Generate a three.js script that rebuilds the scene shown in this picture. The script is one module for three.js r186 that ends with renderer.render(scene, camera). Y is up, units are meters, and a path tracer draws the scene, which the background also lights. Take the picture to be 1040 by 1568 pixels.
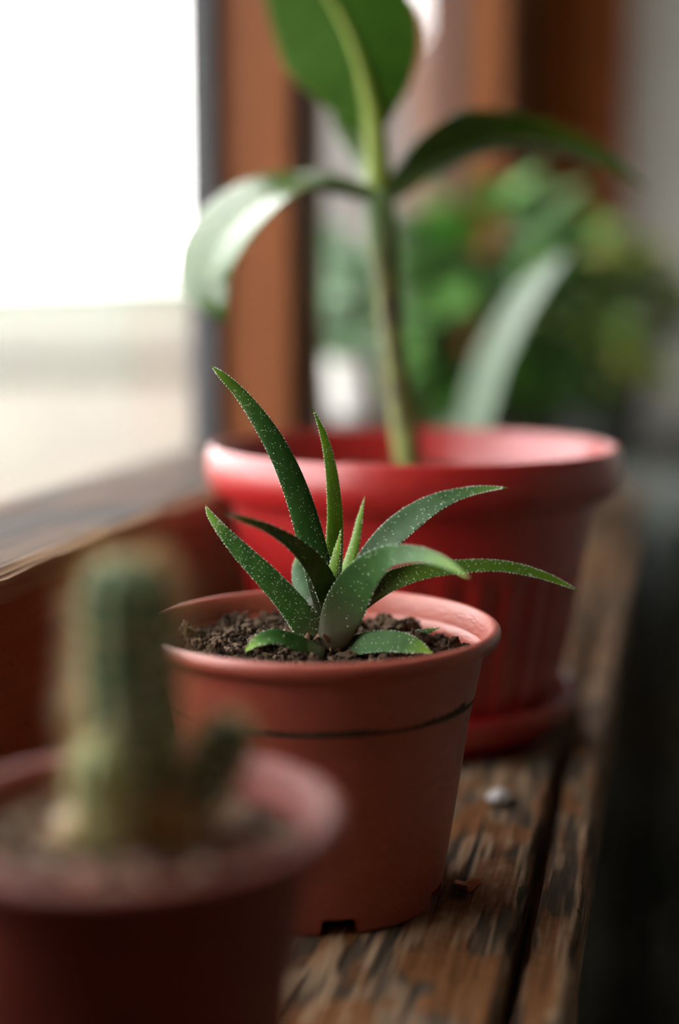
import * as THREE from 'three';
import { RoundedBoxGeometry } from 'three/addons/geometries/RoundedBoxGeometry.js';
import { mergeGeometries, mergeVertices } from 'three/addons/utils/BufferGeometryUtils.js';

// ---------------------------------------------------------------- camera, sky, exposure
const scene = new THREE.Scene();
const camera = new THREE.PerspectiveCamera(39.6, 1040 / 1568, 0.02, 6000);
camera.position.set(0, 0.17, 0);
camera.rotation.order = 'YXZ';
camera.rotation.set(THREE.MathUtils.degToRad(-8), THREE.MathUtils.degToRad(12.7), 0);
camera.focus = 0.4156;
camera.userData.fStop = 2.5;
scene.add(camera);

// even overcast sky, the same all the way round
const SKY = 6.5;
{
  const w = 64, h = 32, d = new Float32Array(w * h * 4);
  for (let y = 0; y < h; y++) {
    const l = SKY;
    for (let x = 0; x < w; x++) d.set([l * 1.01, l, l * 0.98, 1], (y * w + x) * 4);
  }
  const sky = new THREE.DataTexture(d, w, h, THREE.RGBAFormat, THREE.FloatType);
  sky.mapping = THREE.EquirectangularReflectionMapping;
  sky.magFilter = sky.minFilter = THREE.LinearFilter;
  sky.needsUpdate = true;
  scene.background = sky;
}
scene.fog = new THREE.FogExp2(new THREE.Color(0.78, 0.9, 1), 0.000028);                   // thin damp air: only kilometres of it show
const renderer = new THREE.WebGLRenderer({ antialias: true });
renderer.toneMapping = THREE.LinearToneMapping;
renderer.toneMappingExposure = 1.14;
renderer.shadowMap.enabled = true;

// ---------------------------------------------------------------- helpers
const V = (x, y, z) => new THREE.Vector3(x, y, z);
const mm = (a) => V(a[0] / 1000, a[1] / 1000, a[2] / 1000);
const { lerp, clamp, smoothstep } = THREE.MathUtils;
let seed = 12345;
const rnd = () => { seed = (seed + 0x6d2b79f5) | 0; let t = Math.imul(seed ^ (seed >>> 15), 1 | seed); t = (t + Math.imul(t ^ (t >>> 7), 61 | t)) ^ t; return ((t ^ (t >>> 14)) >>> 0) / 4294967296; };
const rr = (a, b) => a + (b - a) * rnd();
const hash = (x, y, z) => { let h = (Math.imul(x, 374761393) + Math.imul(y, 668265263) + Math.imul(z, 2147483647 ^ 0x5bd1e995)) | 0; h = Math.imul(h ^ (h >>> 13), 1274126177); h ^= h >>> 16; return (h >>> 0) / 4294967296; };
function noise(x, y, z = 0) {
  const ix = Math.floor(x), iy = Math.floor(y), iz = Math.floor(z), s = (t) => t * t * (3 - 2 * t), fx = s(x - ix), fy = s(y - iy), fz = s(z - iz);
  const l = (k) => lerp(lerp(hash(ix, iy, iz + k), hash(ix + 1, iy, iz + k), fx), lerp(hash(ix, iy + 1, iz + k), hash(ix + 1, iy + 1, iz + k), fx), fy);
  return fz === 0 ? l(0) : lerp(l(0), l(1), fz);
}
function fbm(x, y, z = 0, n = 4) { let s = 0, a = 0.5, t = 0; for (let i = 0; i < n; i++) { s += a * noise(x, y, z + i * 7); t += a; a *= 0.5; x *= 2.03; y *= 2.03; if (z) z *= 2.03; } return s / t; }

const used = new Map();
function numbered(name) { const n = used.get(name) ?? 0; used.set(name, n + 1); return n ? `${name}_${String(n).padStart(3, '0')}` : name; }
function mesh(name, geometry, material, parent = scene) {
  const m = new THREE.Mesh(geometry, material);
  m.name = numbered(name); m.castShadow = m.receiveShadow = true; parent.add(m);
  return m;
}
function thing(name, label, category, at = [0, 0, 0], group) {
  const o = new THREE.Group(); o.name = numbered(name); o.position.set(...at); scene.add(o);
  o.userData = { label, category }; if (group) o.userData.group = group;
  return o;
}
const tag = (o, label, category, group) => { Object.assign(o.userData, { label, category }); if (group) o.userData.group = group; return o; };
const struct = (o) => { o.userData.kind = 'structure'; return o; };
const stuff = (o) => { o.userData.kind = 'stuff'; return o; };
function box(x0, x1, y0, y1, z0, z1, r = 0.002) {
  const g = new RoundedBoxGeometry(x1 - x0, y1 - y0, z1 - z0, 2, r);
  g.translate((x0 + x1) / 2, (y0 + y1) / 2, (z0 + z1) / 2);
  return metreUV(g);
}
// uv in metres, by the axis each face looks along: u across, v along the grain (z for level and x-facing faces of long boards, y for uprights)
function metreUV(g, upright = false) {
  const p = g.attributes.position, n = g.attributes.normal, uv = new Float32Array(p.count * 2);
  for (let i = 0; i < p.count; i++) {
    const x = p.getX(i), y = p.getY(i), z = p.getZ(i), a = Math.abs(n.getX(i)), b = Math.abs(n.getY(i)), c = Math.abs(n.getZ(i));
    let q;
    if (b >= a && b >= c) q = upright ? [x, z] : [x, z]; else if (a >= c) q = upright ? [z, y] : [y, z]; else q = [x, y];
    uv.set(q, i * 2);
  }
  g.setAttribute('uv', new THREE.BufferAttribute(uv, 2));
  return g;
}
// texture from a function (u, v in metres over a w by h metre tile) -> [r, g, b linear, height, roughness]
function surfaceMaps(w, h, nx, ny, f) {
  const c = new Uint8Array(nx * ny * 4), b = new Uint8Array(nx * ny * 4), S = (x) => 255 * clamp(x <= 0.0031308 ? 12.92 * x : 1.055 * Math.pow(x, 1 / 2.4) - 0.055, 0, 1);
  for (let j = 0; j < ny; j++) for (let i = 0; i < nx; i++) {
    const [r, g, bl, ht, ro] = f(((i + 0.5) / nx) * w, ((j + 0.5) / ny) * h), o = (j * nx + i) * 4;
    c[o] = S(r); c[o + 1] = S(g); c[o + 2] = S(bl); c[o + 3] = 255;
    b[o] = 255 * clamp(ht, 0, 1); b[o + 1] = 255 * clamp(ro ?? 0.7, 0, 1); b[o + 2] = 0; b[o + 3] = 255;
  }
  const make = (data, srgb) => {
    const t = new THREE.DataTexture(data, nx, ny, THREE.RGBAFormat);
    t.wrapS = t.wrapT = THREE.MirroredRepeatWrapping; t.magFilter = THREE.LinearFilter; t.minFilter = THREE.LinearMipmapLinearFilter; t.generateMipmaps = true;
    if (srgb) t.colorSpace = THREE.SRGBColorSpace;
    t.repeat.set(1 / w, 1 / h); t.needsUpdate = true;
    return t;
  };
  return { map: make(c, true), bump: make(b, false) };
}
const mix3 = (a, b, t) => [lerp(a[0], b[0], t), lerp(a[1], b[1], t), lerp(a[2], b[2], t)];
const std = (o) => new THREE.MeshStandardMaterial(o), phy = (o) => new THREE.MeshPhysicalMaterial(o);
const rgb = (r, g, b) => new THREE.Color().setRGB(r, g, b);
// surface of revolution about y whose radius may vary with angle and height; profile of [radius, height]
function revolve(profile, seg, bend = (r, y) => [r, y]) {
  const n = profile.length, pos = [], uv = [], idx = [];
  let len = 0;
  for (let i = 0; i < n; i++) {
    if (i) len += Math.hypot(profile[i][0] - profile[i - 1][0], profile[i][1] - profile[i - 1][1]);
    for (let j = 0; j <= seg; j++) {
      const a = (j / seg) * Math.PI * 2, [r, y] = bend(profile[i][0], profile[i][1], a, i);
      pos.push(r * Math.sin(a), y, r * Math.cos(a)); uv.push(j / seg, len * 10);
    }
  }
  for (let i = 0; i < n - 1; i++) for (let j = 0; j < seg; j++) { const a = i * (seg + 1) + j, b = a + seg + 1; idx.push(a, a + 1, b, b, a + 1, b + 1); }
  const g = new THREE.BufferGeometry();
  g.setAttribute('position', new THREE.Float32BufferAttribute(pos, 3)); g.setAttribute('uv', new THREE.Float32BufferAttribute(uv, 2)); g.setIndex(idx);
  g.computeVertexNormals();
  const nm = g.attributes.normal;                                                       // join the seam
  for (let i = 0; i < n; i++) { const a = i * (seg + 1), b = a + seg, v = V(nm.getX(a) + nm.getX(b), nm.getY(a) + nm.getY(b), nm.getZ(a) + nm.getZ(b)).normalize(); nm.setXYZ(a, v.x, v.y, v.z); nm.setXYZ(b, v.x, v.y, v.z); }
  return g;
}
// smooth a list of profile corners into a finer rounded profile
function rounded(pts, n = 6, r = 0.0015) {
  const out = [pts[0]];
  for (let i = 1; i < pts.length - 1; i++) {
    const p = new THREE.Vector2(...pts[i]), a = new THREE.Vector2(...pts[i - 1]).sub(p), b = new THREE.Vector2(...pts[i + 1]).sub(p), k = pts[i][2] ?? r;
    const s = Math.min(k, a.length() * 0.48), t = Math.min(k, b.length() * 0.48);
    a.setLength(s).add(p); b.setLength(t).add(p);
    for (let q = 0; q <= n; q++) { const u = q / n; out.push([(1 - u) ** 2 * a.x + 2 * u * (1 - u) * p.x + u * u * b.x, (1 - u) ** 2 * a.y + 2 * u * (1 - u) * p.y + u * u * b.y]); }
  }
  out.push(pts[pts.length - 1]);
  return out;
}
// frame along a list of [x, y, z, half width] in millimetres that turns one face towards a given direction
function frames(points, face, n) {
  const curve = new THREE.CatmullRomCurve3(points.map(mm), false, 'centripetal'), F = V(...face).normalize(), out = [];
  for (let i = 0; i <= n; i++) {
    const t = i / n, k = t * (points.length - 1), a = Math.min(points.length - 2, Math.floor(k)), f = k - a;
    const P = curve.getPoint(t), T = curve.getTangent(t), S = T.clone().cross(F).normalize(), N = S.clone().cross(T).normalize();
    const w = (q) => points[clamp(q, 0, points.length - 1)][3] / 1000, m1 = (w(a + 1) - w(a - 1)) / 2, m2 = (w(a + 2) - w(a)) / 2;
    const hw = Math.max(1e-4, (2 * f ** 3 - 3 * f ** 2 + 1) * w(a) + (f ** 3 - 2 * f ** 2 + f) * m1 + (-2 * f ** 3 + 3 * f ** 2) * w(a + 1) + (f ** 3 - f ** 2) * m2);
    out.push({ t, P, T, S, N, hw });
  }
  return out;
}
// two skins over a grid of points joined round the border
function slab(fn, nu, nv, thick, across) {
  const top = [], uvs = [];
  for (let j = 0; j <= nv; j++) for (let i = 0; i <= nu; i++) { top.push(fn(i / nu, j / nv)); uvs.push(i / nu, j / nv); }
  const at = (i, j) => top[clamp(j, 0, nv) * (nu + 1) + clamp(i, 0, nu)], pos = [], low = [];
  for (let j = 0; j <= nv; j++) for (let i = 0; i <= nu; i++) {
    const n = across ?? at(i + 1, j).clone().sub(at(i - 1, j)).cross(at(i, j + 1).clone().sub(at(i, j - 1))).normalize(), p = at(i, j), k = thick / 2;
    pos.push(p.x + n.x * k, p.y + n.y * k, p.z + n.z * k); low.push(p.x - n.x * k, p.y - n.y * k, p.z - n.z * k);
  }
  const c = (nu + 1) * (nv + 1), idx = [];
  for (let j = 0; j < nv; j++) for (let i = 0; i < nu; i++) { const a = j * (nu + 1) + i, b = a + 1, d = a + nu + 1, e = d + 1; idx.push(a, b, d, b, e, d, c + a, c + d, c + b, c + b, c + d, c + e); }
  const edge = (a, b) => idx.push(a, c + a, b, b, c + a, c + b);
  for (let i = 0; i < nu; i++) { edge(i, i + 1); edge(nv * (nu + 1) + i + 1, nv * (nu + 1) + i); }
  for (let j = 0; j < nv; j++) { edge((j + 1) * (nu + 1), j * (nu + 1)); edge(j * (nu + 1) + nu, (j + 1) * (nu + 1) + nu); }
  const g = new THREE.BufferGeometry();
  g.setAttribute('position', new THREE.Float32BufferAttribute([...pos, ...low], 3)); g.setAttribute('uv', new THREE.Float32BufferAttribute([...uvs, ...uvs], 2)); g.setIndex(idx);
  g.computeVertexNormals();
  return g;
}
function tube(points, radii, seg = 12, n = 40) {                                        // tapering tube, closed at both ends
  const curve = new THREE.CatmullRomCurve3(points, false, 'centripetal'), fr = curve.computeFrenetFrames(n, false), pos = [], idx = [], uv = [];
  for (let i = 0; i <= n; i++) {
    const t = i / n, P = curve.getPoint(t), k = t * (radii.length - 1), a = Math.min(radii.length - 2, Math.floor(k)), r = lerp(radii[a], radii[a + 1], smoothstep(k - a, 0, 1));
    const T = curve.getTangent(t), u = V(0, 0, 1).cross(T).normalize(), w = T.clone().cross(u).normalize();
    for (let j = 0; j <= seg; j++) { const q = (j / seg) * Math.PI * 2, c = Math.cos(q) * r, s = Math.sin(q) * r; pos.push(P.x + u.x * c + w.x * s, P.y + u.y * c + w.y * s, P.z + u.z * c + w.z * s); uv.push(j / seg, t); }
  }
  for (let i = 0; i < n; i++) for (let j = 0; j < seg; j++) { const a = i * (seg + 1) + j, b = a + seg + 1; idx.push(a, a + 1, b, b, a + 1, b + 1); }
  for (const [row, flip] of [[0, 1], [n, 0]]) { const P = curve.getPoint(row / n), c = pos.length / 3; pos.push(P.x, P.y, P.z); uv.push(0, 0); for (let j = 0; j < seg; j++) { const a = row * (seg + 1) + j; flip ? idx.push(c, a + 1, a) : idx.push(c, a, a + 1); } }
  const g = new THREE.BufferGeometry();
  g.setAttribute('position', new THREE.Float32BufferAttribute(pos, 3)); g.setAttribute('uv', new THREE.Float32BufferAttribute(uv, 2)); g.setIndex(idx); g.computeVertexNormals();
  return g;
}
function lump(detail, amount, s) {                                                      // an uneven pebble or crumb of radius one
  const g = mergeVertices(new THREE.IcosahedronGeometry(1, detail).deleteAttribute('normal').deleteAttribute('uv')), p = g.attributes.position;
  for (let i = 0; i < p.count; i++) { const x = p.getX(i), y = p.getY(i), z = p.getZ(i), k = 1 + amount * ((noise(x * 1.7 + s, y * 1.7 + s, z * 1.7 + s + 0.5) - 0.5) * 2 + (noise(x * 5 + s, y * 5, z * 5 + 0.5) - 0.5) * 0.9); p.setXYZ(i, x * k, y * k * 0.8, z * k); }
  g.computeVertexNormals();
  return g;
}
function scatter(name, geometry, material, list, parent, tints) {                       // copies nobody could count, kept as one
  const m = new THREE.InstancedMesh(geometry, material, list.length);
  list.forEach((q, i) => { m.setMatrixAt(i, q); if (tints) m.setColorAt(i, tints[i]); });
  m.name = numbered(name); m.castShadow = m.receiveShadow = true; stuff(m); parent.add(m);
  return m;
}
const place = (p, q, s) => new THREE.Matrix4().compose(p, q, typeof s === 'number' ? V(s, s, s) : s);
const anyTurn = () => new THREE.Quaternion(rr(-1, 1), rr(-1, 1), rr(-1, 1), rr(-1, 1)).normalize();

// ---------------------------------------------------------------- materials
const wornBoard = surfaceMaps(0.19, 0.64, 1024, 2048, (x, z) => {
  const wx = x + 0.004 * (noise(z * 9, x * 14) - 0.5), ridge = 0.5 * noise(wx * 420, z * 40, 1) + 0.5 * noise(wx * 900, z * 60, 2), fine = noise(wx * 2600, z * 130, 3);
  const paint = smoothstep(fbm(x * 120, z * 60, 4) + 0.3 * (ridge - 0.5), 0.42, 0.58), grey = fbm(x * 120, z * 24, 9), speck = noise(x * 900, z * 700, 5);
  const bare = smoothstep(fbm(x * 55, z * 30, 14), 0.53, 0.62);
  let c = mix3([0.07, 0.05, 0.034], [0.3, 0.2, 0.125], smoothstep(ridge, 0.33, 0.72));
  c = mix3(c, [0.06, 0.062, 0.052], smoothstep(grey, 0.52, 0.7) * 0.45);
  c = mix3(c, mix3([0.14, 0.052, 0.016], [0.3, 0.125, 0.042], speck * 0.6 + fine * 0.4), paint * 0.9);
  c = mix3(c, [0.42, 0.29, 0.18], bare * smoothstep(ridge, 0.35, 0.7) * 0.85);
  const crack = smoothstep(noise(wx * 240, z * 7, 21), 0.83, 0.9);
  c = mix3(c, [0.012, 0.01, 0.008], crack);
  return [...c, 0.55 * ridge + 0.2 * fine + 0.12 * paint - 0.4 * crack + 0.1, 0.62 + 0.25 * (1 - paint)];
});
const boardWood = phy({ specularIntensity: 0.5, map: wornBoard.map, bumpMap: wornBoard.bump, bumpScale: 0.0018, roughnessMap: wornBoard.bump, roughness: 1 });
const greyWood = surfaceMaps(0.1, 0.64, 512, 2048, (x, z) => {                         // open weathered grain of the sill, varnish left near the inner edge
  const wx = x + 0.003 * (noise(z * 8, x * 20) - 0.5), g = 0.5 * noise(wx * 700, z * 14, 1) + 0.5 * noise(wx * 1700, z * 30, 2), line = smoothstep(noise(wx * 900, z * 10, 7), 0.66, 0.85);
  let c = mix3([0.04, 0.032, 0.028], [0.1, 0.085, 0.076], g);
  c = mix3(c, [0.13, 0.075, 0.045], smoothstep(fbm(x * 40, z * 20, 3), 0.5, 0.68) * 0.6);
  c = mix3(c, [0.02, 0.016, 0.014], line);
  c = mix3(c, mix3([0.2, 0.1, 0.045], [0.36, 0.24, 0.15], g), smoothstep(x + 0.006 * (fbm(x * 60, z * 24, 11) - 0.5) + 0.003 * (g - 0.5), 0.0665, 0.0695));   // arris rubbed down to bare wood
  return [...c, 0.7 * g + 0.3 - 0.6 * line, 0.8];
});
const sillWood = phy({ specularIntensity: 0.35, map: greyWood.map, bumpMap: greyWood.bump, bumpScale: 0.0007, roughnessMap: greyWood.bump, roughness: 1 });
const varnish = surfaceMaps(0.16, 0.64, 512, 1024, (x, z) => {
  const wx = x + 0.004 * (noise(z * 6, x * 12) - 0.5), g = 0.55 * noise(wx * 260, z * 7, 1) + 0.45 * noise(wx * 900, z * 22, 2), m = fbm(x * 26, z * 9, 5);
  let c = mix3([0.17, 0.05, 0.014], [0.29, 0.098, 0.03], g * 0.6 + m * 0.4);
  c = mix3(c, [0.05, 0.02, 0.012], smoothstep(noise(x * 1200, z * 700, 8), 0.9, 0.97));
  return [...c, 0.5 * g + 0.5 * m, 0.42 + 0.2 * m];
});
const varnishedWood = phy({ specularIntensity: 0.4, map: varnish.map, bumpMap: varnish.bump, bumpScale: 0.0004, roughnessMap: varnish.bump, roughness: 1 });
const brightVarnish = phy({ map: varnish.map, color: rgb(2.6, 2.2, 2), roughness: 0.55, specularIntensity: 0.5 });  // copy of the varnish, colour raised to brighten the dim board at the end wall
const plasterMaps = surfaceMaps(1, 1, 512, 512, (x, y) => { const f = fbm(x * 9, y * 9, 1), g = noise(x * 160, y * 160, 2), k = 0.84 + 0.18 * (f - 0.5) + 0.03 * (g - 0.5); return [k, k * 0.985, k * 0.93, 0.6 * f + 0.4 * g, 0.9]; });
const plaster = std({ map: plasterMaps.map, bumpMap: plasterMaps.bump, bumpScale: 0.003, roughness: 0.95 });
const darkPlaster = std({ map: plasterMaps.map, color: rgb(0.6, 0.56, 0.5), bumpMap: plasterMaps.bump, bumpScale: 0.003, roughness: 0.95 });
const clothMaps = surfaceMaps(0.5, 0.5, 512, 512, (x, y) => {
  const f = fbm(x * 14, y * 14, 1), g = fbm(x * 11, y * 11, 30), w = 0.5 + 0.25 * Math.sin(x * 2 * Math.PI * 250) + 0.25 * Math.sin(y * 2 * Math.PI * 250);
  let c = mix3([0.09, 0.11, 0.098], [0.26, 0.285, 0.265], smoothstep(f, 0.4, 0.65));
  c = mix3(c, [0.25, 0.21, 0.15], smoothstep(g, 0.55, 0.7) * 0.7);
  return [...c, w, 0.95];
});
const darkCloth = std({ map: clothMaps.map, bumpMap: clothMaps.bump, bumpScale: 0.0005, roughness: 0.95 });
const plasticMaps = surfaceMaps(1, 1, 512, 512, (x, y) => { const f = fbm(x * 8, y * 10, 1), g = noise(x * 140, y * 160, 2), s = smoothstep(noise(x * 46, y * 60, 8), 0.8, 0.95), k = 0.86 + 0.2 * (f - 0.5) + 0.08 * (g - 0.5) + 0.1 * s; return [k, k * (0.99 + 0.06 * s), k * (0.98 + 0.09 * s), 0.7 * f + 0.3 * g, 0.42 + 0.2 * (f - 0.5) + 0.08 * g]; });
const skin = (o) => phy({ map: plasticMaps.map, bumpMap: plasticMaps.bump, bumpScale: 0.0004, roughnessMap: plasticMaps.bump, roughness: 1, ...o });
const terracotta = skin({ color: rgb(0.5, 0.105, 0.068), ior: 1.55, clearcoat: 0.4, clearcoatRoughness: 0.35 });
const brickRed = phy({ map: plasticMaps.map, bumpMap: plasticMaps.bump, bumpScale: 0.0004, roughness: 0.62, color: rgb(0.23, 0.034, 0.02), specularIntensity: 0.9 });
const brightRed = phy({ color: rgb(0.48, 0.016, 0.016), clearcoat: 0.7, clearcoatRoughness: 0.3, roughness: 0.36, ior: 1.6, map: plasticMaps.map, bumpMap: plasticMaps.bump, bumpScale: 0.0002 });
const soilMat = std({ color: rgb(0.05, 0.032, 0.02), roughness: 1 }), crumbMat = phy({ color: rgb(1, 1, 1), roughness: 1, specularIntensity: 0.3 });
const succulent = phy({ vertexColors: true, roughness: 0.42, transmission: 0.4, thickness: 0, specularIntensity: 0.6 });
const thickLeaf = phy({ vertexColors: true, roughness: 0.48, transmission: 0.1, thickness: 0, specularIntensity: 0.5 });
const wartMat = std({ color: rgb(0.72, 0.8, 0.66), roughness: 0.5 });
const rubberLeaf = phy({ vertexColors: true, roughness: 0.25, ior: 1.6, transmission: 0.38, thickness: 0, specularIntensity: 1 });
const underside = phy({ vertexColors: true, roughness: 0.7, transmission: 0.45, thickness: 0, specularIntensity: 0.2 });
const ribGreen = phy({ color: rgb(0.24, 0.32, 0.03), roughness: 0.5, specularIntensity: 0.5, transmission: 0.35, thickness: 0 });
const stemMat = phy({ vertexColors: true, roughness: 0.5 });
const cactusGreen = std({ vertexColors: true, roughness: 0.6 });
const spineMat = phy({ color: rgb(0.95, 0.75, 0.38), roughness: 0.5, transmission: 0.3, thickness: 0 }), woolMat = std({ color: rgb(0.8, 0.76, 0.62), roughness: 0.9 });
const glass = phy({ color: 0xffffff, transmission: 1, thickness: 0, roughness: 0, ior: 1.5 });
const rubberSeal = std({ color: rgb(0.06, 0.06, 0.065), roughness: 0.7 });
const whitePot = phy({ color: rgb(0.78, 0.78, 0.76), roughness: 0.3 }), darkPot = std({ color: rgb(0.07, 0.07, 0.07), roughness: 0.6 });

// ---------------------------------------------------------------- the room (the window wall runs along z, the camera stands at the origin)
const END = -2.12, BACK = 1.6, RIGHT = 2.4, FLOOR = -0.72, CEIL = 1.75, HEAD = 0.62, HEAD2 = 1.25;
const W1 = [-0.767, -0.15], W2 = [-1.7, -0.848];
const GX = -0.249;                                                                      // plane of the glass
struct(mesh('floor', box(-0.3, RIGHT + 0.1, FLOOR - 0.1, FLOOR, END - 0.1, BACK + 0.1), std({ color: rgb(0.28, 0.22, 0.16), roughness: 0.7 })));
struct(mesh('ceiling', box(-0.3, RIGHT + 0.1, CEIL, CEIL + 0.1, END - 0.1, BACK + 0.1), plaster));
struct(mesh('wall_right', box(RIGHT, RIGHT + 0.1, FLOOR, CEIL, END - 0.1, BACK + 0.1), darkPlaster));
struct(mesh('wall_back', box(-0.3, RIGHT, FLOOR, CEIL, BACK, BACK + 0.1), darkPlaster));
struct(mesh('wall_end', box(-0.3, RIGHT, FLOOR, CEIL, END - 0.1, END), plaster));
{
  const wall = (y0, y1, z0, z1) => box(-0.32, -0.19, y0, y1, z0, z1, 0.001);
  struct(mesh('wall_left', mergeGeometries([
    box(-0.32, -0.19, -6, -0.001, END - 0.1, BACK, 0.001), wall(HEAD, CEIL, W1[0] - 0.04, BACK), wall(HEAD2, CEIL, END - 0.1, W1[0] - 0.04), wall(0, HEAD, W1[1] + 0.06, BACK),
  ]), plaster));
}
// the sill: a timber with a weathered top and a varnished face, its inner arris worn round
{
  const sill = struct(new THREE.Group()); sill.name = 'windowsill'; scene.add(sill);
  const n = 220, z0 = END, z1 = W1[1] + 0.06;
  // rows across the section, from the outer edge over the top to the inner arris
  const top = slab((u, v) => {
    const z = lerp(z1, z0, v), wear = 0.0016 * fbm(z * 60 + 9, 3) + 0.003 * smoothstep(noise(z * 26, 5), 0.55, 0.9), x = lerp(-0.259, -0.1875, u), k = smoothstep(x, -0.1965, -0.1875);
    return V(x, 0.0905 - k * k * (0.0012 + wear) + 0.0004 * noise(x * 500, z * 12), z);
  }, 60, n * 3, 0.007, V(0, 1, 0));
  metreUV(top);
  for (let i = 0, p = top.attributes.position, u = top.attributes.uv; i < p.count; i++) u.setXY(i, p.getX(i) + 0.262 + (0.0905 - p.getY(i)) * 0.5, p.getZ(i));
  mesh('sill_board', top, sillWood, sill);
  mesh('sill_face', box(-0.259, -0.189, 0, 0.0875, z0, z1, 0.0015), varnishedWood, sill);
}
const upright = (x0, x1, y0, y1, z0, z1, r = 0.003) => { const g = new RoundedBoxGeometry(x1 - x0, y1 - y0, z1 - z0, 3, r); g.translate((x0 + x1) / 2, (y0 + y1) / 2, (z0 + z1) / 2); return metreUV(g, true); };
[[W1, 'window_1', HEAD], [W2, 'window_2', HEAD2]].forEach(([[z0, z1], name, top]) => {
  const w = struct(new THREE.Group()); w.name = name; scene.add(w);
  mesh('pane', box(GX - 0.002, GX + 0.002, 0.092, top, z0, z1, 0.0005), glass, w);
  mesh('glazing_bead', upright(-0.2565, -0.241, 0.092, top, z0, z0 + 0.008, 0.001), rubberSeal, w);
  mesh('frame_head', box(-0.3, -0.195, top - 0.05, top, z0, z1), varnishedWood, w);
});
struct(mesh('trim_1', upright(-0.2555, -0.2, 0.0925, HEAD2, W2[1], W1[0]), varnishedWood));                       // the post between the windows
struct(mesh('trim_2', upright(-0.2555, -0.19, 0.0925, HEAD2, W2[0] - 0.09, W2[0]), varnishedWood));                   // far jamb
struct(mesh('trim_3', upright(-0.3, -0.19, 0.0925, HEAD, W1[1], W1[1] + 0.06), varnishedWood));                   // near jamb, beside the camera
struct(mesh('wall_panel', upright(-0.3, -0.195, 0.0925, HEAD2, END, W2[0] - 0.09), std({ map: varnish.map, color: rgb(0.6, 0.55, 0.5), bumpMap: varnish.bump, bumpScale: 0.0004, roughness: 0.5 })));
struct(mesh('trim_4', upright(-0.188, -0.062, FLOOR, 1.6, END, END + 0.03), brightVarnish));                       // board up the corner of the end wall

// ---------------------------------------------------------------- outdoors
{
    const near = surfaceMaps(60, 60, 256, 256, (x, y) => { const f = fbm(x * 0.35, y * 0.35, 2), g = noise(x * 2, y * 2, 5), c = mix3([0.086, 0.073, 0.051], [0.118, 0.1, 0.08], f * 0.8 + g * 0.2); return [...c, f, 0.95]; });
  const field = mesh('field', metreUV(new THREE.CylinderGeometry(150, 150, 0.5, 96).translate(0, -6.25, 0)), std({ map: near.map, roughness: 0.95 }));
  struct(field);
  const plain = mesh('far_plain', metreUV(new THREE.RingGeometry(149, 4000, 128, 1).rotateX(-Math.PI / 2).translate(0, -6.1, 0)), std({ map: near.map, roughness: 0.95 }));
  struct(plain);
  const hedge = [], tint = [];
  for (let i = 0; i < 420; i++) {
    const a = rr(-1.3, 0.2), r = rr(146, 156), s = rr(1, 1.7);
    hedge.push(place(V(Math.sin(a) * r, -6 + s * 0.7, -Math.cos(a) * r), new THREE.Quaternion(), V(s * 1.5, s * rr(0.8, 1.1), s * 1.5))); tint.push(rgb(rr(0.06, 0.09), rr(0.07, 0.095), rr(0.05, 0.07)));
  }
  const h = scatter('hedgerow', lump(2, 0.4, 3), std({ color: rgb(1, 1, 1), roughness: 0.95 }), hedge, scene, tint);
  tag(h, 'grey green hedgerow along the far edge of the straw coloured field, seen blurred through the left window', 'hedge');
  const ridge = slab((u, v) => { const a = lerp(-1.5, 0.3, u), r = 2600 + 500 * v, y = -10 + (55 + 45 * fbm(u * 9, 2)) * Math.sin(v * Math.PI / 1.6); return V(Math.sin(a) * r, y, -Math.cos(a) * r); }, 80, 10, 2);
  struct(mesh('hills', ridge, std({ color: rgb(0.07, 0.085, 0.05), roughness: 1 })));
  // grey rendered wing of the house next door, beyond the second window
  const wing = thing('outbuilding', 'pale grey rendered wall of the next building, seen blurred through the narrow second window', 'building', [-0.78, -6, -4.4]);
  mesh('wall', box(-0.45, 0.42, 0, 6.86, -1.2, 0.4, 0.01), std({ map: plasterMaps.map, color: rgb(0.21, 0.2, 0.205), roughness: 0.95 }), wing);
  mesh('coping', box(-0.48, 0.44, 6.86, 6.93, -1.23, 0.43, 0.01), std({ color: rgb(0.4, 0.4, 0.4), roughness: 0.9 }), wing);
}

// ---------------------------------------------------------------- the shelf
{
  const shelf = thing('plank_shelf', 'worn wooden shelf under the windowsill with flaking orange brown varnish', 'shelf');
  const plank = (x0, x1, dip, wood) => {
    const z0 = -1.45, z1 = 0.25, near = (z) => clamp(z, z0, z1);
    const g = slab((u, v) => {
      const x = lerp(x0, x1, u), z = lerp(z1, z0, v ** 0.8), e = Math.min(x - x0, x1 - x) / 0.0025, wx = x + 0.004 * (noise(z * 9, x * 14) - 0.5);
      const edge = e < 1 ? (1 - e) ** 2 * (0.0022 + 0.004 * smoothstep(noise(z * 70, x0 * 90 + 3), 0.5, 0.9)) : 0;
      return V(x, -0.008 - dip - edge - 0.0009 * noise(wx * 420, z * 40, 1) + 0.0006, z);
    }, Math.round((x1 - x0) / 0.0006), 900, 0.016, V(0, 1, 0));
    return mesh('plank', metreUV(g), wood, shelf);
  };
  plank(-0.1892, -0.0344, 0, boardWood); plank(-0.0302, -0.0172, 0.0006, boardWood);
  mesh('batten', box(-0.1892, -0.02, -0.036, -0.0175, -1.42, 0.2), varnishedWood, shelf);
}

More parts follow.
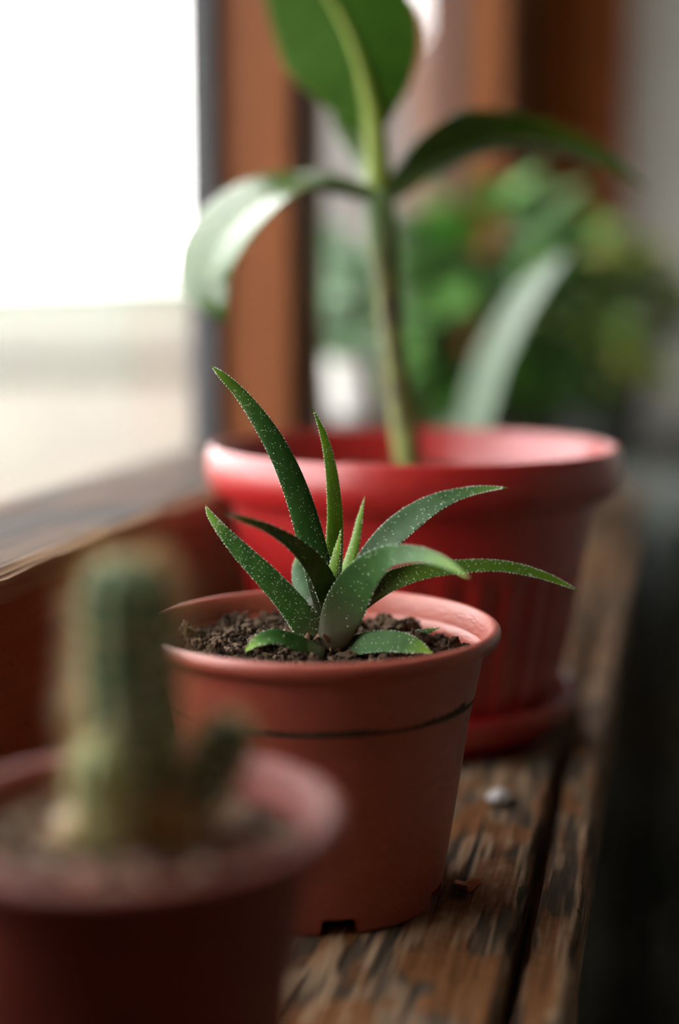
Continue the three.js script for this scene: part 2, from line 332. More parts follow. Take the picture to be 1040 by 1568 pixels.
// ---------------------------------------------------------------- pots and earth
function soil(r, y, seedAt, parent, name, tones, count, size, tilt = 0, dome = 0, rough = 0.0035) {
  const hgt = (x, z) => y - tilt * (x / r) + dome * (1 - (x * x + z * z) / (r * r)) + rough * (fbm(x * 150 + seedAt, z * 150 + seedAt, 0, 5) - 0.5);
  const g = new THREE.BufferGeometry(), pos = [], idx = [], nr = 40, na = 90;
  for (let i = 0; i <= nr; i++) for (let j = 0; j <= na; j++) { const q = (i / nr) * r, a = (j / na) * Math.PI * 2, x = q * Math.sin(a), z = q * Math.cos(a); pos.push(x, hgt(x, z), z); }
  for (let i = 0; i < nr; i++) for (let j = 0; j < na; j++) { const a = i * (na + 1) + j, b = a + na + 1; idx.push(a, b, a + 1, b, b + 1, a + 1); }
  for (let j = 0; j <= na; j++) { const a = (j / na) * Math.PI * 2; pos.push(r * 0.97 * Math.sin(a), y - 0.012, r * 0.97 * Math.cos(a)); }
  const o = nr * (na + 1), q = (nr + 1) * (na + 1); for (let j = 0; j < na; j++) idx.push(o + j, q + j, o + j + 1, q + j, q + j + 1, o + j + 1);
  g.setAttribute('position', new THREE.Float32BufferAttribute(pos, 3)); g.setIndex(idx); g.computeVertexNormals(); metreUV(g);
  const s = mesh(name, g, soilMat, parent), list = [], tint = [];
  for (let i = 0; i < count; i++) {
    const a = rr(0, Math.PI * 2), d = Math.sqrt(rnd()) * (r - size * 1.2), x = Math.sin(a) * d, z = Math.cos(a) * d, k = size * (0.2 + 0.8 * rnd() ** 4), t = tones[Math.floor(rnd() * tones.length)], b = rr(0.4, 1.35);
    list.push(place(V(x, hgt(x, z) + k * rr(0.1, 0.7), z), anyTurn(), V(k * rr(0.8, 1.3), k * rr(0.7, 1), k))); tint.push(rgb(t[0] * b, t[1] * b, t[2] * b));
  }
  scatter(name === 'gravel' ? 'pebbles' : 'crumbs', lump(2, 0.5, seedAt), crumbMat, list, s, tint);
  return s;
}
const earth = [[0.105, 0.068, 0.042], [0.06, 0.038, 0.024], [0.17, 0.115, 0.078], [0.035, 0.022, 0.014]];

// ---------------------------------------------------------------- the small succulent in the middle
const SMALL_LEAVES = {
  tall: [[[-93.7,81.3,-398.4,2.9],[-95.3,91.9,-398.5,4.1],[-98.2,102.4,-399.4,4.1],[-102.1,115.8,-399.4,3.8],[-107.1,128.1,-399.0,3.3],[-113.0,137.9,-399.1,2.7],[-119.8,146.4,-399.8,1.8],[-125.2,151.7,-399.3,1.1],[-128.6,154.7,-399.0,0.1]],[0.32,0.23,0.92]],
  second: [[[-92.7,82.8,-400.9,1.8],[-93.0,96.8,-404.9,2.7],[-93.3,110.0,-407.8,2.4],[-94.8,123.5,-409.4,1.8],[-97.0,133.6,-409.3,1.1],[-100.2,142.5,-407.8,0.1]],[0.45,0.09,0.89]],
  young: [[[-92.9,83.9,-405.1,1.8],[-90.2,92.2,-409.0,2.3],[-88.2,101.5,-412.9,1.6],[-87.3,108.2,-415.1,1.0],[-86.2,114.9,-417.3,0.1]],[-0.28,0.19,0.94]],
  sprout: [[[-92.3,84.0,-394.9,1.5],[-91.4,92.7,-395.4,1.9],[-90.1,100.4,-395.7,1.3],[-88.7,108.0,-396.1,0.1]],[-0.19,0.19,0.96]],
  upper: [[[-88.6,84.7,-402.1,2.9],[-84.1,94.5,-406.6,4.3],[-78.3,103.0,-411.2,4.7],[-71.6,109.2,-415.7,4.5],[-64.3,113.7,-419.0,3.3],[-55.9,116.5,-422.3,1.9],[-49.3,117.5,-424.0,1.0],[-43.9,117.7,-425.2,0.1]],[-0.08,0.66,0.74]],
  fat: [[[-91.0,74.2,-391.7,4.8],[-86.4,86.2,-390.4,6.1],[-80.6,95.9,-386.9,5.1],[-72.4,102.9,-381.4,3.2],[-62.9,104.9,-375.6,2.2],[-54.4,104.1,-369.1,1.3],[-47.6,101.4,-364.0,0.2]],[0.1,0.29,0.95]],
  long: [[[-86.0,84.5,-403.7,3.3],[-78.1,90.2,-408.4,3.5],[-68.9,93.3,-411.9,2.8],[-57.7,94.7,-415.7,2.3],[-46.4,94.9,-419.3,1.9],[-36.0,92.8,-422.4,1.5],[-28.3,89.9,-424.7,0.9],[-22.1,86.8,-426.7,0.1]],[-0.09,0.51,0.85]],
  low: [[[-95.5,73.7,-392.7,4.4],[-98.2,80.7,-391.1,4.4],[-103.3,87.8,-389.9,3.8],[-109.7,95.1,-388.5,3.3],[-116.3,101.6,-387.9,2.6],[-122.0,107.8,-387.5,1.7],[-125.8,112.1,-388.3,0.9],[-127.2,114.9,-388.4,0.1]],[-0.09,0.45,0.89]],
  bent: [[[-91.2,79.1,-397.6,2.7],[-92.1,89.4,-394.2,3.5],[-94.7,98.4,-388.2,3.2],[-99.0,105.6,-381.0,2.2],[-103.9,111.4,-371.4,1.4],[-108.1,114.7,-363.7,1.0],[-112.1,116.9,-358.0,0.2]],[0.36,0.27,0.89]],
  stub: [[[-98.8,82.4,-401.5,3.0],[-102.9,89.3,-405.7,3.0],[-104.7,94.2,-408.1,2.0],[-105.2,97.9,-409.6,0.3]],[0.0,0.1,1.0]],
  ground: [[[-93.0,72.9,-387.0,3.3],[-98.5,77.1,-382.2,3.5],[-103.8,79.7,-377.2,3.5],[-107.4,79.1,-373.2,2.2],[-110.2,76.9,-370.2,0.4]],[-0.15,0.77,0.62]],
  broad: [[[-88.4,72.3,-392.1,3.2],[-81.2,76.0,-390.1,3.7],[-72.3,77.5,-388.2,3.6],[-65.4,76.9,-386.5,2.5],[-60.2,75.4,-385.4,0.3]],[0.0,0.71,0.71]],
  back: [[[-77.0,72.3,-402.9,2.0],[-70.8,74.5,-406.7,1.9],[-66.1,76.1,-408.0,1.3],[-61.5,77.4,-409.2,0.1]],[0.0,0.82,0.57]]
};
const BIG_LEAVES = {
  raised: [[[-118.2,220.5,-599.5,1.6],[-119.2,234.7,-601.3,1.9],[-120.9,247.7,-602.8,6.0],[-124.1,259.4,-605.9,17.1],[-128.5,273.4,-609.0,26.3],[-134.6,287.9,-613.8,30.9],[-143.3,302.5,-618.1,28.9],[-153.5,317.3,-622.1,23.7],[-166.0,334.3,-627.9,12.8],[-177.5,346.4,-633.3,0.6]],[0.21,0.05,0.98]],
  drooping: [[[-117.6,218.9,-599.4,5.0],[-126.0,220.7,-593.7,8.0],[-135.5,222.5,-586.6,13.1],[-145.9,222.1,-577.0,17.2],[-157.1,216.4,-565.3,21.8],[-166.3,206.0,-553.5,22.4],[-172.4,193.6,-544.1,18.8],[-173.6,181.6,-538.0,12.0],[-169.1,172.0,-534.5,5.4],[-164.4,166.5,-533.7,0.4]],[-0.34,0.73,0.59]],
  arching: [[[-115.5,218.9,-599.9,5.6],[-107.9,223.2,-604.3,9.9],[-97.9,230.8,-610.8,15.3],[-85.2,237.9,-618.8,18.0],[-72.1,242.3,-625.5,14.2],[-57.3,243.4,-631.1,10.1],[-42.2,240.5,-635.1,7.4],[-25.5,233.5,-637.8,4.7],[-9.2,223.1,-639.0,0.5]],[-0.09,0.8,-0.59]],
  rear: [[[-120.8,221.0,-605.2,1.5],[-127.4,230.7,-619.6,3.3],[-135.9,242.9,-636.0,5.8],[-144.1,254.8,-650.4,6.2],[-150.5,265.7,-660.9,3.5],[-154.1,272.6,-667.3,0.5]],[0.45,0.0,0.89]]
};
const STEM = [[-100.9,93.3,-585.1,5.2],[-103.0,109.6,-587.0,4.9],[-105.7,125.9,-588.7,4.8],[-109.5,147.7,-591.0,4.7],[-112.1,169.4,-593.5,4.7],[-114.5,185.7,-595.4,4.9],[-116.3,202.0,-597.3,5.8],[-117.7,212.9,-598.5,5.5],[-118.5,221.6,-599.6,4.4]];
const STRAP = [[[-104.9,78.0,-794.2,11.9],[-103.2,92.6,-796.7,13.1],[-99.2,114.5,-800.8,14.3],[-93.3,139.9,-809.9,14.7],[-83.8,163.7,-821.7,14.1],[-72.4,184.1,-835.5,11.5],[-62.3,197.4,-846.9,6.4],[-54.6,204.0,-854.8,1.1]],[-0.6,0.36,0.72]];

{
  const P = thing('potted_succulent', 'spiky green succulent with white warts in a sharp focus terracotta coloured plastic pot', 'potted plant', [-0.0945, 0, -0.395]);
  const outer = rounded([[0.0, 0.0054], [0.0325, 0.0054], [0.0328, 0.0], [0.0358, 0.0], [0.0366, 0.006, 0.003], [0.0446, 0.0612, 0.00025], [0.04467, 0.0617, 0.00025], [0.0465, 0.0735, 0.003], [0.0503, 0.0752, 0.002], [0.0525, 0.0775, 0.002], [0.0520, 0.0803, 0.0016], [0.0496, 0.0808, 0.0018], [0.0481, 0.0775, 0.003], [0.0462, 0.066, 0.003], [0.0336, 0.0065, 0.002], [0.0, 0.0065]], 6);
  const notches = 6;
  const pot = revolve(outer.flatMap((p, i) => i && Math.hypot(p[0] - outer[i - 1][0], p[1] - outer[i - 1][1]) > 0.008 ? [0.25, 0.5, 0.75, 1].map((t) => [lerp(outer[i - 1][0], p[0], t), lerp(outer[i - 1][1], p[1], t)]) : [p]), 360, (r, y, a) => {
    const k = ((a - 0.37 + Math.PI * 2) / (Math.PI * 2) * notches) % 1, d = Math.min(k, 1 - k) * (Math.PI * 2 / notches) * 0.036;
    if (y < 0.0052 && r > 0.031) y = lerp(0.0052 - (0.0052 - y) * 0.01, y, smoothstep(d, 0.0044, 0.0054));
    const dent = 0.0004 * (noise(Math.sin(a) * 2 + 4, Math.cos(a) * 2 + 4, y * 40 + 0.5) - 0.5);
    return [r > 0.001 ? r + dent : r, y];
  });
  mesh('pot', pot, terracotta, P);
  soil(0.0462, 0.0712, 11, P, 'soil', earth, 16000, 0.0011, 0.0022, 0.0012, 0.008);
  // a few large clods left of the plant
  const clods = []; const ct = [];
  for (const [x, z, s] of [[-0.018, 0.004, 0.0035], [-0.024, -0.008, 0.003], [-0.012, -0.014, 0.0032], [-0.03, 0.006, 0.0026], [0.018, -0.024, 0.004], [0.012, -0.029, 0.0036], [0.004, -0.026, 0.004], [0.026, -0.012, 0.003], [0.03, 0.002, 0.0026]]) { clods.push(place(V(x, 0.0735, z), anyTurn(), s)); ct.push(rgb(0.1, 0.066, 0.044)); }
  for (let i = 0; i < 46; i++) { const a = rr(0, 6.3), d = Math.sqrt(rnd()) * 0.042, k = rr(0.001, 0.0028), b = rr(0.5, 1.1); clods.push(place(V(Math.sin(a) * d, 0.0722 - 0.0022 * Math.sin(a) * d / 0.046 + k * 0.5, Math.cos(a) * d), anyTurn(), V(k, k * 0.8, k))); ct.push(rgb(0.1 * b, 0.066 * b, 0.042 * b)); }
  scatter('clods', lump(10, 0.6, 5), crumbMat, clods, P, ct);
  const off = P.position.clone();
  for (const [kind, [pts, face]] of Object.entries(SMALL_LEAVES)) {
    const n = 72, m = 22, fr = frames(pts, face, n), pos = [], col = [], idx = [], uv = [], shape = { upper: 1, long: 1, fat: 1, bent: 1, ground: 1, broad: 1 }[kind];
    const young = { second: 1, young: 1, sprout: 1 }[kind] ?? 0, pale = { upper: 0.3, fat: 0.12, stub: 0.3, broad: 0.05 }[kind] ?? 0;
    const section = (a, f) => { const c = Math.cos(a), s = Math.sin(a), flat = smoothstep(f.t, 0, 0.15); return [c, s < 0 ? s * lerp(0.75, 0.5, flat) : s * lerp(0.6, shape ? 0.12 : 0.3, flat) - (shape ? 0.16 * flat * (1 - c * c) : 0)]; };
    const point = (f, a, out = 0) => { const [c, s] = section(a, f), dir = f.S.clone().multiplyScalar(c).add(f.N.clone().multiplyScalar(s)); return f.P.clone().addScaledVector(dir, f.hw).addScaledVector(dir.normalize(), out).sub(off); };
    fr.forEach((f, i) => {
      for (let j = 0; j <= m; j++) {
        const a = (j / m) * Math.PI * 2, p = point(f, a); pos.push(p.x, p.y, p.z); uv.push(j / m, f.t);
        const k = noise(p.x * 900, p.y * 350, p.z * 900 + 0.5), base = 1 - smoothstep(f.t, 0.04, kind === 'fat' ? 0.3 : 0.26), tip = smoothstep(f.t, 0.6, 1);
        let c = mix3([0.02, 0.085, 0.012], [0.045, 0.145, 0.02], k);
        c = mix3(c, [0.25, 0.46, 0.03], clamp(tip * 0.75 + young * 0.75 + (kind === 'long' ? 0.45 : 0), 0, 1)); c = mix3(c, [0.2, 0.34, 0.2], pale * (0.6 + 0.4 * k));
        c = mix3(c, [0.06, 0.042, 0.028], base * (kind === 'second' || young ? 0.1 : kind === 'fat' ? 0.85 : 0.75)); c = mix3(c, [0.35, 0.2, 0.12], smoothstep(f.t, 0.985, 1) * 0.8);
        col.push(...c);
      }
    });
    for (let i = 0; i < n; i++) for (let j = 0; j < m; j++) { const a = i * (m + 1) + j, b = a + m + 1; idx.push(a, b, a + 1, b, b + 1, a + 1); }
    const g = new THREE.BufferGeometry();
    g.setAttribute('position', new THREE.Float32BufferAttribute(pos, 3)); g.setAttribute('color', new THREE.Float32BufferAttribute(col, 3)); g.setAttribute('uv', new THREE.Float32BufferAttribute(uv, 2)); g.setIndex(idx); g.computeVertexNormals();
    const nm = g.attributes.normal; for (let i = 0; i <= n; i++) { const a = i * (m + 1), b = a + m, v = V(nm.getX(a) + nm.getX(b), nm.getY(a) + nm.getY(b), nm.getZ(a) + nm.getZ(b)).normalize(); nm.setXYZ(a, v.x, v.y, v.z); nm.setXYZ(b, v.x, v.y, v.z); }
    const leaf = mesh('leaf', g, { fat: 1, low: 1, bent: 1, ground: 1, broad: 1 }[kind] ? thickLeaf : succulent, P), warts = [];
    const len = fr.reduce((s, f, i) => s + (i ? f.P.distanceTo(fr[i - 1].P) : 0), 0), rough = { tall: 1.4, second: 0.8, low: 2.6, upper: 0.9, long: 0.8, fat: 0.5, young: 0.8, sprout: 0.9, bent: 0.25, stub: 0.1, ground: 0.2, broad: 0.8, back: 0.4 }[kind];
    const wart = (t, a, s) => {
      const f = fr[clamp(Math.round(t * n), 0, n)], fine = fr[clamp(Math.floor(t * n), 0, n - 1)], nx = fr[clamp(Math.floor(t * n) + 1, 0, n)], u = t * n - Math.floor(t * n);
      const p = point(fine, a).lerp(point(nx, a), u), q = new THREE.Quaternion().setFromUnitVectors(V(1, 0, 0), f.S), wide = shape && s > 0 && Math.abs(Math.cos(a)) < 0.8 ? rr(1.2, 2.6) : rr(0.8, 1.2);
      warts.push(place(p, q, V(s * wide, s, s)));
    };
    for (const edge of [0, Math.PI]) for (let d = len * 0.14; d < len * 0.97; d += rr(0.0007, 0.0016) / Math.min(1, rough + 0.25)) wart(d / len, edge + rr(-0.12, 0.12), rr(0.00014, 0.00024));
    const count = Math.round(rough * len * 6500);
    for (let i = 0; i < count; i++) { const t = rr(0.12, 0.8) ** 1.1, a = rnd() < 0.5 ? rr(0, Math.PI) : rr(Math.PI, Math.PI * 2); if (rnd() < 0.75) wart(t, a, rr(0.00006, 0.00013)); }
    scatter('wart_rows', new THREE.IcosahedronGeometry(1, 1), wartMat, warts, leaf);
  }
  // dried brown scrap at the foot of the leaves
  const scraps = []; for (let i = 0; i < 14; i++) scraps.push(place(V(rr(-0.004, 0.006), 0.0735 + rr(0, 0.004), rr(0.002, 0.007)), anyTurn(), V(rr(0.0008, 0.0022), 0.0004, 0.0007)));
  scatter('dry_scraps', lump(1, 0.4, 9), std({ color: rgb(0.28, 0.16, 0.1), roughness: 0.9 }), scraps, P);
}

// ---------------------------------------------------------------- the rubber plant in the red pot, on its saucer
const RED = [-0.0977, 0, -0.57];
{
  const saucer = thing('saucer', 'round bright red plastic saucer under the large red pot', 'saucer', RED);
  mesh('dish', revolve(rounded([[0, 0.004], [0.05, 0.004], [0.052, 0.0], [0.055, 0.0], [0.057, 0.004], [0.0645, 0.0075, 0.004], [0.0675, 0.0155], [0.0675, 0.0185], [0.0652, 0.0185], [0.0625, 0.0095, 0.003], [0, 0.0075]], 6), 140), brightRed, saucer);
  const P = thing('potted_rubber_plant', 'young rubber plant with broad glossy leaves in the large bright red pot', 'potted plant', [RED[0], 0.0078, RED[2]]);
  const H = 0.109;                                                                     // rim above the saucer floor
  const prof = [[0, 0], [0.0575, 0], [0.0597, 0.002], ...Array.from({ length: 24 }, (_, i) => [lerp(0.0600, 0.0742, i / 23), lerp(0.004, H - 0.0195, i / 23)]), ...rounded([[0.0743, H - 0.0192], [0.0752, H - 0.0186], [0.0812, H - 0.0182, 0.001], [0.0838, H - 0.0135, 0.006], [0.0844, H - 0.0085, 0.006], [0.0834, H - 0.0025, 0.003], [0.0822, H, 0.001], [0.0803, H, 0.001], [0.0795, H - 0.003], [0.0735, H - 0.024], [0.069, H - 0.03]], 6)];
  mesh('pot', revolve(prof, 384, (r, y, a) => {
    const k = smoothstep(y, 0.006, 0.012) * (1 - smoothstep(y, 0.058, 0.066)), s = Math.sin(a * 32);
    return [r > 0.05 && k > 0 && r < 0.073 ? r - 0.0016 * k * smoothstep(s, -0.4, 0.4) : r, y];
  }), brightRed, P);
  soil(0.0742, H - 0.018, 40, P, 'soil', earth, 900, 0.0034);
  const off = P.position.clone();
  const st = tube(STEM.map((a) => mm(a).sub(off)), STEM.map((a) => a[3] / 850), 20, 60), sc = [], sp = st.attributes.position;
  for (let i = 0; i < sp.count; i++) { const k = fbm(sp.getX(i) * 500, sp.getY(i) * 60, sp.getZ(i) * 500 + 1), c = mix3([0.2, 0.23, 0.045], [0.05, 0.036, 0.016], smoothstep(k, 0.38, 0.58)); sc.push(...mix3(c, [0.16, 0.27, 0.09], smoothstep(sp.getY(i), 0.175, 0.2))); }
  st.setAttribute('color', new THREE.Float32BufferAttribute(sc, 3));
  mesh('stem', st, stemMat, P);
  const foldOf = { raised: 0.25, drooping: 0.25, arching: 0.5, rear: 0.3 };
  for (const [kind, [pts, face]] of Object.entries(BIG_LEAVES)) {
    const n = 64, fr = frames(pts, face, n), fold = foldOf[kind], at = (v) => { const k = v * n, i = Math.min(n - 1, Math.floor(k)), u = k - i, a = fr[i], b = fr[i + 1]; return { P: a.P.clone().lerp(b.P, u), S: a.S.clone().lerp(b.S, u).normalize(), N: a.N.clone().lerp(b.N, u).normalize(), hw: lerp(a.hw, b.hw, u) }; };
    const up = kind === 'raised' ? -1 : 1;                                             // which side the halves rise to
    const g = slab((u, v) => { const f = at(v), x = u * 2 - 1, y = fold * Math.abs(x) ** 1.3 - 0.12 * x * x; return f.P.addScaledVector(f.S, x * f.hw * Math.cos(fold * 0.7)).addScaledVector(f.N, up * f.hw * y).sub(off); }, 24, n, 0.0007);
    const p = g.attributes.position, uv = g.attributes.uv, col = [];
    for (let i = 0; i < p.count; i++) {
      const x = uv.getX(i) * 2 - 1, v = uv.getY(i), vein = 0.5 + 0.5 * Math.sin((v * 26 + Math.abs(x) * 3) * 2), k = noise(p.getX(i) * 300, p.getY(i) * 300, p.getZ(i) * 300 + 0.5);
      let c = mix3([0.04, 0.12, 0.006], [0.068, 0.165, 0.009], 0.5 * k + 0.3 * vein); c = mix3(c, [0.2, 0.26, 0.05], smoothstep(Math.abs(x), 0.95, 1) * 0.5); c = mix3(c, [0.13, 0.2, 0.03], 1 - smoothstep(v, 0, 0.12));
      col.push(...c);
    }
    g.setAttribute('color', new THREE.Float32BufferAttribute(col, 3));
    const leaf = mesh('leaf', g, kind === 'raised' ? underside : rubberLeaf, P);
    const rib = fr.filter((_, i) => i % 8 === 0).map((f) => f.P.clone().addScaledVector(f.N, up * -0.0006).sub(off));
    mesh('midrib', tube(rib, kind === 'raised' ? [0.0052, 0.0050, 0.0032, 0.0020, 0.0014, 0.0008, 0.0004] : [0.0038, 0.0032, 0.002, 0.001, 0.0005, 0.0003], 10, 60), kind === 'raised' ? ribGreen : stemPlain(), leaf);
  }
}
function stemPlain() { return (stemPlain.m ??= phy({ color: rgb(0.1, 0.17, 0.04), roughness: 0.5, transmission: 0.2, thickness: 0 })); }

// ---------------------------------------------------------------- the cactus in front
{
  const P = thing('potted_cactus', 'blurred columnar cactus with golden spines and small offsets in a brick red pot', 'potted plant', [-0.0933, 0, -0.2418]);
  mesh('pot', revolve(rounded([[0, 0.003], [0.0225, 0.003], [0.0228, 0], [0.0242, 0], [0.0246, 0.004], [0.0323, 0.0705, 0.0015], [0.0372, 0.0722, 0.0015], [0.0392, 0.0742], [0.0392, 0.0772], [0.0375, 0.0785], [0.0345, 0.0778, 0.002], [0.0318, 0.072], [0.0292, 0.06]], 6), 140), brickRed, P);
  soil(0.0318, 0.0705, 70, P, 'gravel', [[0.58, 0.42, 0.32], [0.4, 0.27, 0.2], [0.62, 0.54, 0.42], [0.2, 0.14, 0.1], [0.5, 0.27, 0.2]], 700, 0.0026);
  const spike = new THREE.ConeGeometry(0.00011, 1, 4, 1).translate(0, 0.5, 0);
  function stem(base, top, R, ribs, tone, spines, len) {
    const axis = top.clone().sub(base), L = axis.length(), q = new THREE.Quaternion().setFromUnitVectors(V(0, 1, 0), axis.clone().normalize()), n = 40, m = ribs * 10;
    const rad = (t, a) => { const body = t < 1 - R / L ? lerp(0.8, 1, smoothstep(t, 0, 0.35)) : Math.sqrt(Math.max(0, 1 - ((t - 1 + R / L) * (L / R)) ** 2)); return R * body * (1 + 0.13 * Math.cos(ribs * a)); };
    const prof = Array.from({ length: n + 1 }, (_, i) => [1, i / n]);
    const g = revolve(prof, m, (r, t, a) => [Math.max(1e-5, rad(t, a)), t * L]), p = g.attributes.position, col = [];
    for (let i = 0; i < p.count; i++) { const k = noise(p.getX(i) * 500, p.getY(i) * 500, p.getZ(i) * 500 + 0.5); col.push(...mix3(tone[0], tone[1], k)); }
    g.setAttribute('color', new THREE.Float32BufferAttribute(col, 3)); g.applyQuaternion(q).translate(base.x, base.y, base.z);
    const body = mesh('stem', g, cactusGreen, P), list = [], wool = [];
    const rows = Math.round(L / 0.0042);
    for (let r = 0; r < ribs; r++) for (let k = 0; k <= rows; k++) {
      const t = clamp((k + 0.5 + rr(-0.15, 0.15)) / (rows + 0.6), 0, 0.985), a = (r / ribs) * Math.PI * 2, d = rad(t, a), o = V(Math.sin(a), 0, Math.cos(a)), s = V(d * o.x, t * L, d * o.z).applyQuaternion(q).add(base);
      o.y = t > 1 - R / L ? 1.2 : 0.1; o.normalize().applyQuaternion(q);
      wool.push(place(s, anyTurn(), rr(0.0006, 0.0009)));
      for (let i = 0; i < spines; i++) { const dir = o.clone().multiplyScalar(rr(0.5, 1)).add(V(rr(-1, 1), rr(-1, 1), rr(-1, 1)).normalize().multiplyScalar(0.6)).normalize(); list.push(place(s, new THREE.Quaternion().setFromUnitVectors(V(0, 1, 0), dir), V(1, len * rr(0.5, 1.1), 1))); }
    }
    scatter('spines', spike, spineMat, list, body); scatter('areoles', lump(1, 0.3, 2), woolMat, wool, body);
  }
  const dark = [[0.055, 0.18, 0.085], [0.095, 0.24, 0.12]], pale = [[0.36, 0.5, 0.2], [0.46, 0.58, 0.26]], old = [[0.3, 0.21, 0.05], [0.38, 0.27, 0.07]];
  stem(V(-0.002, 0.069, -0.004), V(-0.0028, 0.1250, -0.0035), 0.0078, 9, dark, 8, 0.0095);
  stem(V(-0.0035, 0.0695, 0.0045), V(-0.0042, 0.0925, 0.005), 0.0056, 9, pale, 7, 0.004);
  stem(V(0.0045, 0.069, -0.001), V(0.0065, 0.081, 0.001), 0.006, 9, old, 6, 0.004);
  stem(V(0.0085, 0.077, -0.005), V(0.0175, 0.094, -0.0085), 0.0048, 9, dark, 10, 0.004);
  stem(V(-0.0085, 0.069, 0.003), V(-0.0105, 0.0765, 0.004), 0.004, 8, old, 6, 0.004);
}

// ---------------------------------------------------------------- plants farther along
function blade(len, hw, sag, nu = 4, nv = 8) {                                          // leaf lying along +z, base at the origin
  return slab((u, v) => { const x = (u * 2 - 1), w = hw * Math.sin(Math.PI * Math.min(1, v * 0.94 + 0.05)) ** 0.8; return V(x * w, -sag * v * v + 0.18 * Math.abs(x) * w, v * len); }, nu, nv, 0.0006);
}
function leafyPlant(P, count, centre, radii, size, tones, potTop) {
  const shapes = [blade(size, size * 0.33, size * 0.3), blade(size * 0.85, size * 0.36, size * 0.15), blade(size * 1.1, size * 0.3, size * 0.45)];
  const mats = tones.map((t) => phy({ color: rgb(...t), roughness: 0.7, specularIntensity: 0.4, transmission: 0.45, thickness: 0 }));
  const stalk = phy({ color: rgb(0.09, 0.14, 0.04), roughness: 0.6 }), stems = [];
  for (let k = 0; k < 9; k++) { const a = (k / 9) * Math.PI * 2, e = V(centre[0] + Math.cos(a) * radii[0] * 0.6, centre[1] + radii[1] * rr(0, 0.6), centre[2] + Math.sin(a) * radii[2] * 0.6), b = V(potTop[0] + Math.cos(a) * 0.01, potTop[1], potTop[2] + Math.sin(a) * 0.01); stems.push(tube([b, b.clone().lerp(e, 0.5).add(V(0, 0.015, 0)), e], [0.0018, 0.0014, 0.0008], 7, 12)); }
  mesh('stems', mergeGeometries(stems), stalk, P);
  for (let i = 0; i < count; i++) {
    const d = V(rr(-1, 1), rr(-1, 1), rr(-1, 1)).normalize().multiplyScalar(rnd() ** 0.45), p = V(centre[0] + d.x * radii[0], centre[1] + d.y * radii[1], centre[2] + d.z * radii[2]);
    const l = mesh('leaf', shapes[i % 3], mats[Math.floor(rnd() * mats.length)], P);
    l.position.copy(p); l.lookAt(P.position.clone().add(p).add(V(d.x + rr(-0.4, 0.4), d.y * 0.5 + rr(-0.25, 0.35), d.z + rr(-0.4, 0.4)))); l.rotateZ(rr(-0.5, 0.5)); l.scale.setScalar(rr(0.7, 1.15));
  }
}
const plainPot = (r, h, t = 0.002) => revolve(rounded([[0, 0], [r * 0.72, 0], [r * 0.94, h * 0.82], [r, h * 0.84], [r * 1.02, h], [r * 1.02 - t * 1.5, h], [r * 0.9, h * 0.8], [r * 0.7, h * 0.4]], 5), 64);
const moss = (r, y, P) => mesh('soil', new THREE.CylinderGeometry(r, r * 0.96, 0.006, 40).translate(0, y, 0), soilMat, P);
{
  const strap = thing('strap_leaf_plant', 'pale strap shaped leaf rising from behind the rim of the red pot', 'plant', [-0.105, 0, -0.8]);
  mesh('pot', plainPot(0.045, 0.075), darkPot, strap); moss(0.041, 0.064, strap);
  const off = strap.position;
  const strapMat = phy({ color: rgb(0.2, 0.29, 0.19), roughness: 0.5, transmission: 0.25, thickness: 0 });
  const make = ([pts, face], grow = 1) => { const n = 40, fr = frames(pts, face, n); return slab((u, v) => { const f = fr[Math.round(v * n)], x = u * 2 - 1; return f.P.clone().addScaledVector(f.S, x * f.hw).addScaledVector(f.N, 0.18 * Math.abs(x) * f.hw).sub(off); }, 10, n, 0.001); };
  mesh('leaf', make(STRAP), strapMat, strap);
  const short = [[[-108, 66, -800, 5], [-112, 85, -806, 6], [-118, 100, -812, 5], [-124, 110, -816, 1]], [-0.4, 0.3, 0.8]];
  mesh('leaf', make(short), strapMat, strap);
}
{
  const a = thing('leafy_plant', 'large bushy dark green plant behind the red pot, in the middle of the far row', 'potted plant', [-0.13, 0, -1.22], 'leafy plants at the far window');
  mesh('pot', plainPot(0.05, 0.085), darkPot, a); moss(0.045, 0.074, a);
  leafyPlant(a, 260, [-0.01, 0.17, 0], [0.085, 0.09, 0.09], 0.05, [[0.09, 0.26, 0.04], [0.13, 0.34, 0.05], [0.18, 0.42, 0.07], [0.08, 0.2, 0.05]], [0, 0.075, 0]);
  const b = thing('leafy_plant', 'yellow green leafy plant farthest right, before the grey end wall', 'potted plant', [-0.068, 0.0145, -1.6], 'leafy plants at the far window');
  mesh('pot', plainPot(0.055, 0.085), darkPot, b); moss(0.05, 0.073, b);
  leafyPlant(b, 220, [-0.005, 0.16, 0], [0.08, 0.075, 0.08], 0.05, [[0.24, 0.36, 0.06], [0.36, 0.45, 0.09], [0.14, 0.28, 0.06], [0.48, 0.5, 0.12]], [0, 0.075, 0]);
  const c = thing('leafy_plant', 'pale green plant in a small white pot on the sill of the second window', 'potted plant', [-0.2195, 0.0945, -1.026], 'leafy plants at the far window');
  mesh('pot', plainPot(0.022, 0.042), whitePot, c); moss(0.0195, 0.036, c);
  leafyPlant(c, 46, [0, 0.08, 0], [0.026, 0.042, 0.035], 0.03, [[0.28, 0.46, 0.26], [0.34, 0.52, 0.34], [0.22, 0.4, 0.24]], [0, 0.038, 0]);
}

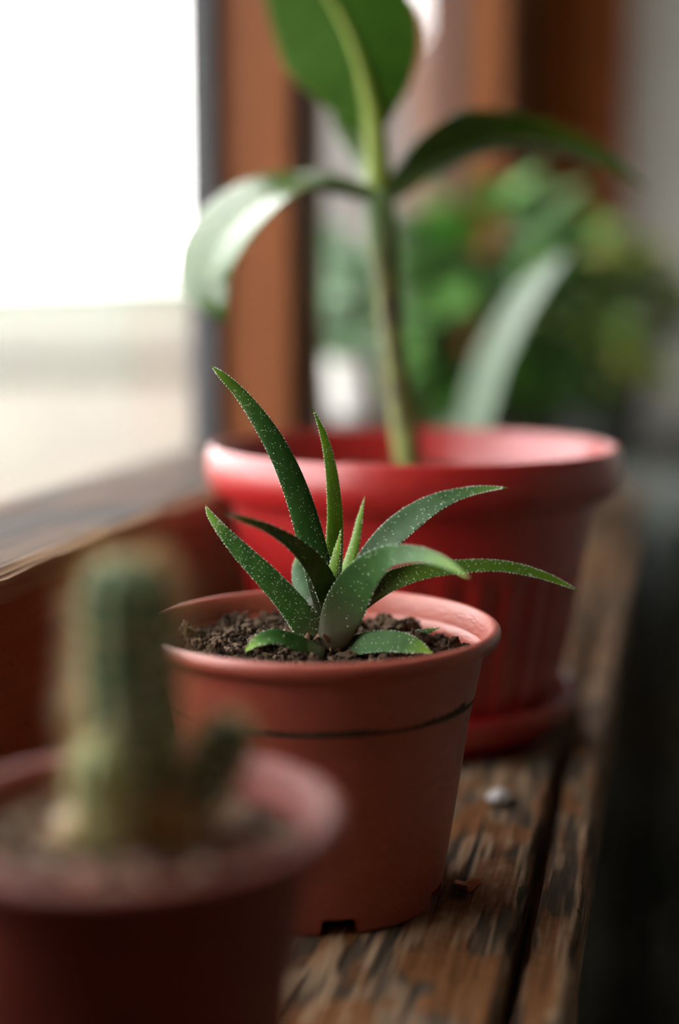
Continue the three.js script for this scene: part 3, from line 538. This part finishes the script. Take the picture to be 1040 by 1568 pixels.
// ---------------------------------------------------------------- table at the end of the room under a dark cloth
{
  const t = thing('table', 'plain wooden table under the dark cloth at the end wall', 'table', [0.21, FLOOR, -1.78]);
  const wood = varnishedWood;
  mesh('table_top', box(-0.4, 0.4, 0.7, 0.728, -0.28, 0.28), wood, t);
  for (const x of [-0.34, 0.34]) for (const z of [-0.23, 0.23]) mesh('leg', box(x - 0.025, x + 0.025, 0, 0.7, z - 0.025, z + 0.025), wood, t);
  const cloth = slab((u, v) => {
    const x = lerp(-0.188, 0.615, u), s = v * 1.28, drop = s - 0.59;                    // metres from the back edge over the top, then down the front
    if (drop < 0) return V(x, 0.011 - 0.0008 * noise(x * 40, s * 40), -2.09 + s);
    const k = smoothstep(drop, 0, 0.12), w = 0.014 * Math.sin(x * 46 + 2 * Math.sin(x * 17)) + 0.006 * Math.sin(x * 95);
    return V(x, 0.011 - Math.max(0, drop - 0.004), -1.5 + 0.012 * smoothstep(drop, 0, 0.02) + k * (w + 0.016) + drop * 0.04);
  }, 130, 140, 0.002);
  tag(mesh('tablecloth', metreUV(cloth, true), darkCloth), 'dark grey green mottled cloth hanging over the table at lower right', 'tablecloth');
}

// ---------------------------------------------------------------- small things lying on the shelf
{
  const chip = slab((u, v) => { const x = (u - 0.5), y = (v - 0.5), e = 1 - 0.5 * (y * 2) ** 2 - 0.15 * noise(v * 5, 3); return V(x * 0.0095 * e, 0.0003 + 0.0026 * (x * 2) ** 2 * (0.6 + 0.4 * v) + 0.0007 * noise(u * 4, v * 4), y * 0.0075 + 0.0015 * (x * 2) ** 2); }, 14, 12, 0.0005);
  const c = mesh('paint_flake', chip, std({ color: rgb(0.42, 0.11, 0.03), roughness: 0.55 })); c.position.set(-0.0515, 0.0006, -0.401); c.rotation.y = 0.4;
  tag(c, 'curled orange flake of varnish lying on the shelf right of the middle pot', 'flake');
  const p = mesh('pebble', lump(3, 0.3, 12), std({ color: rgb(0.72, 0.72, 0.72), roughness: 0.6 })); p.position.set(-0.0505, 0.0026, -0.477); p.scale.set(0.0045, 0.0034, 0.004);
  tag(p, 'small white pebble on the shelf in front of the red saucer', 'pebble');
}

renderer.render(scene, camera);
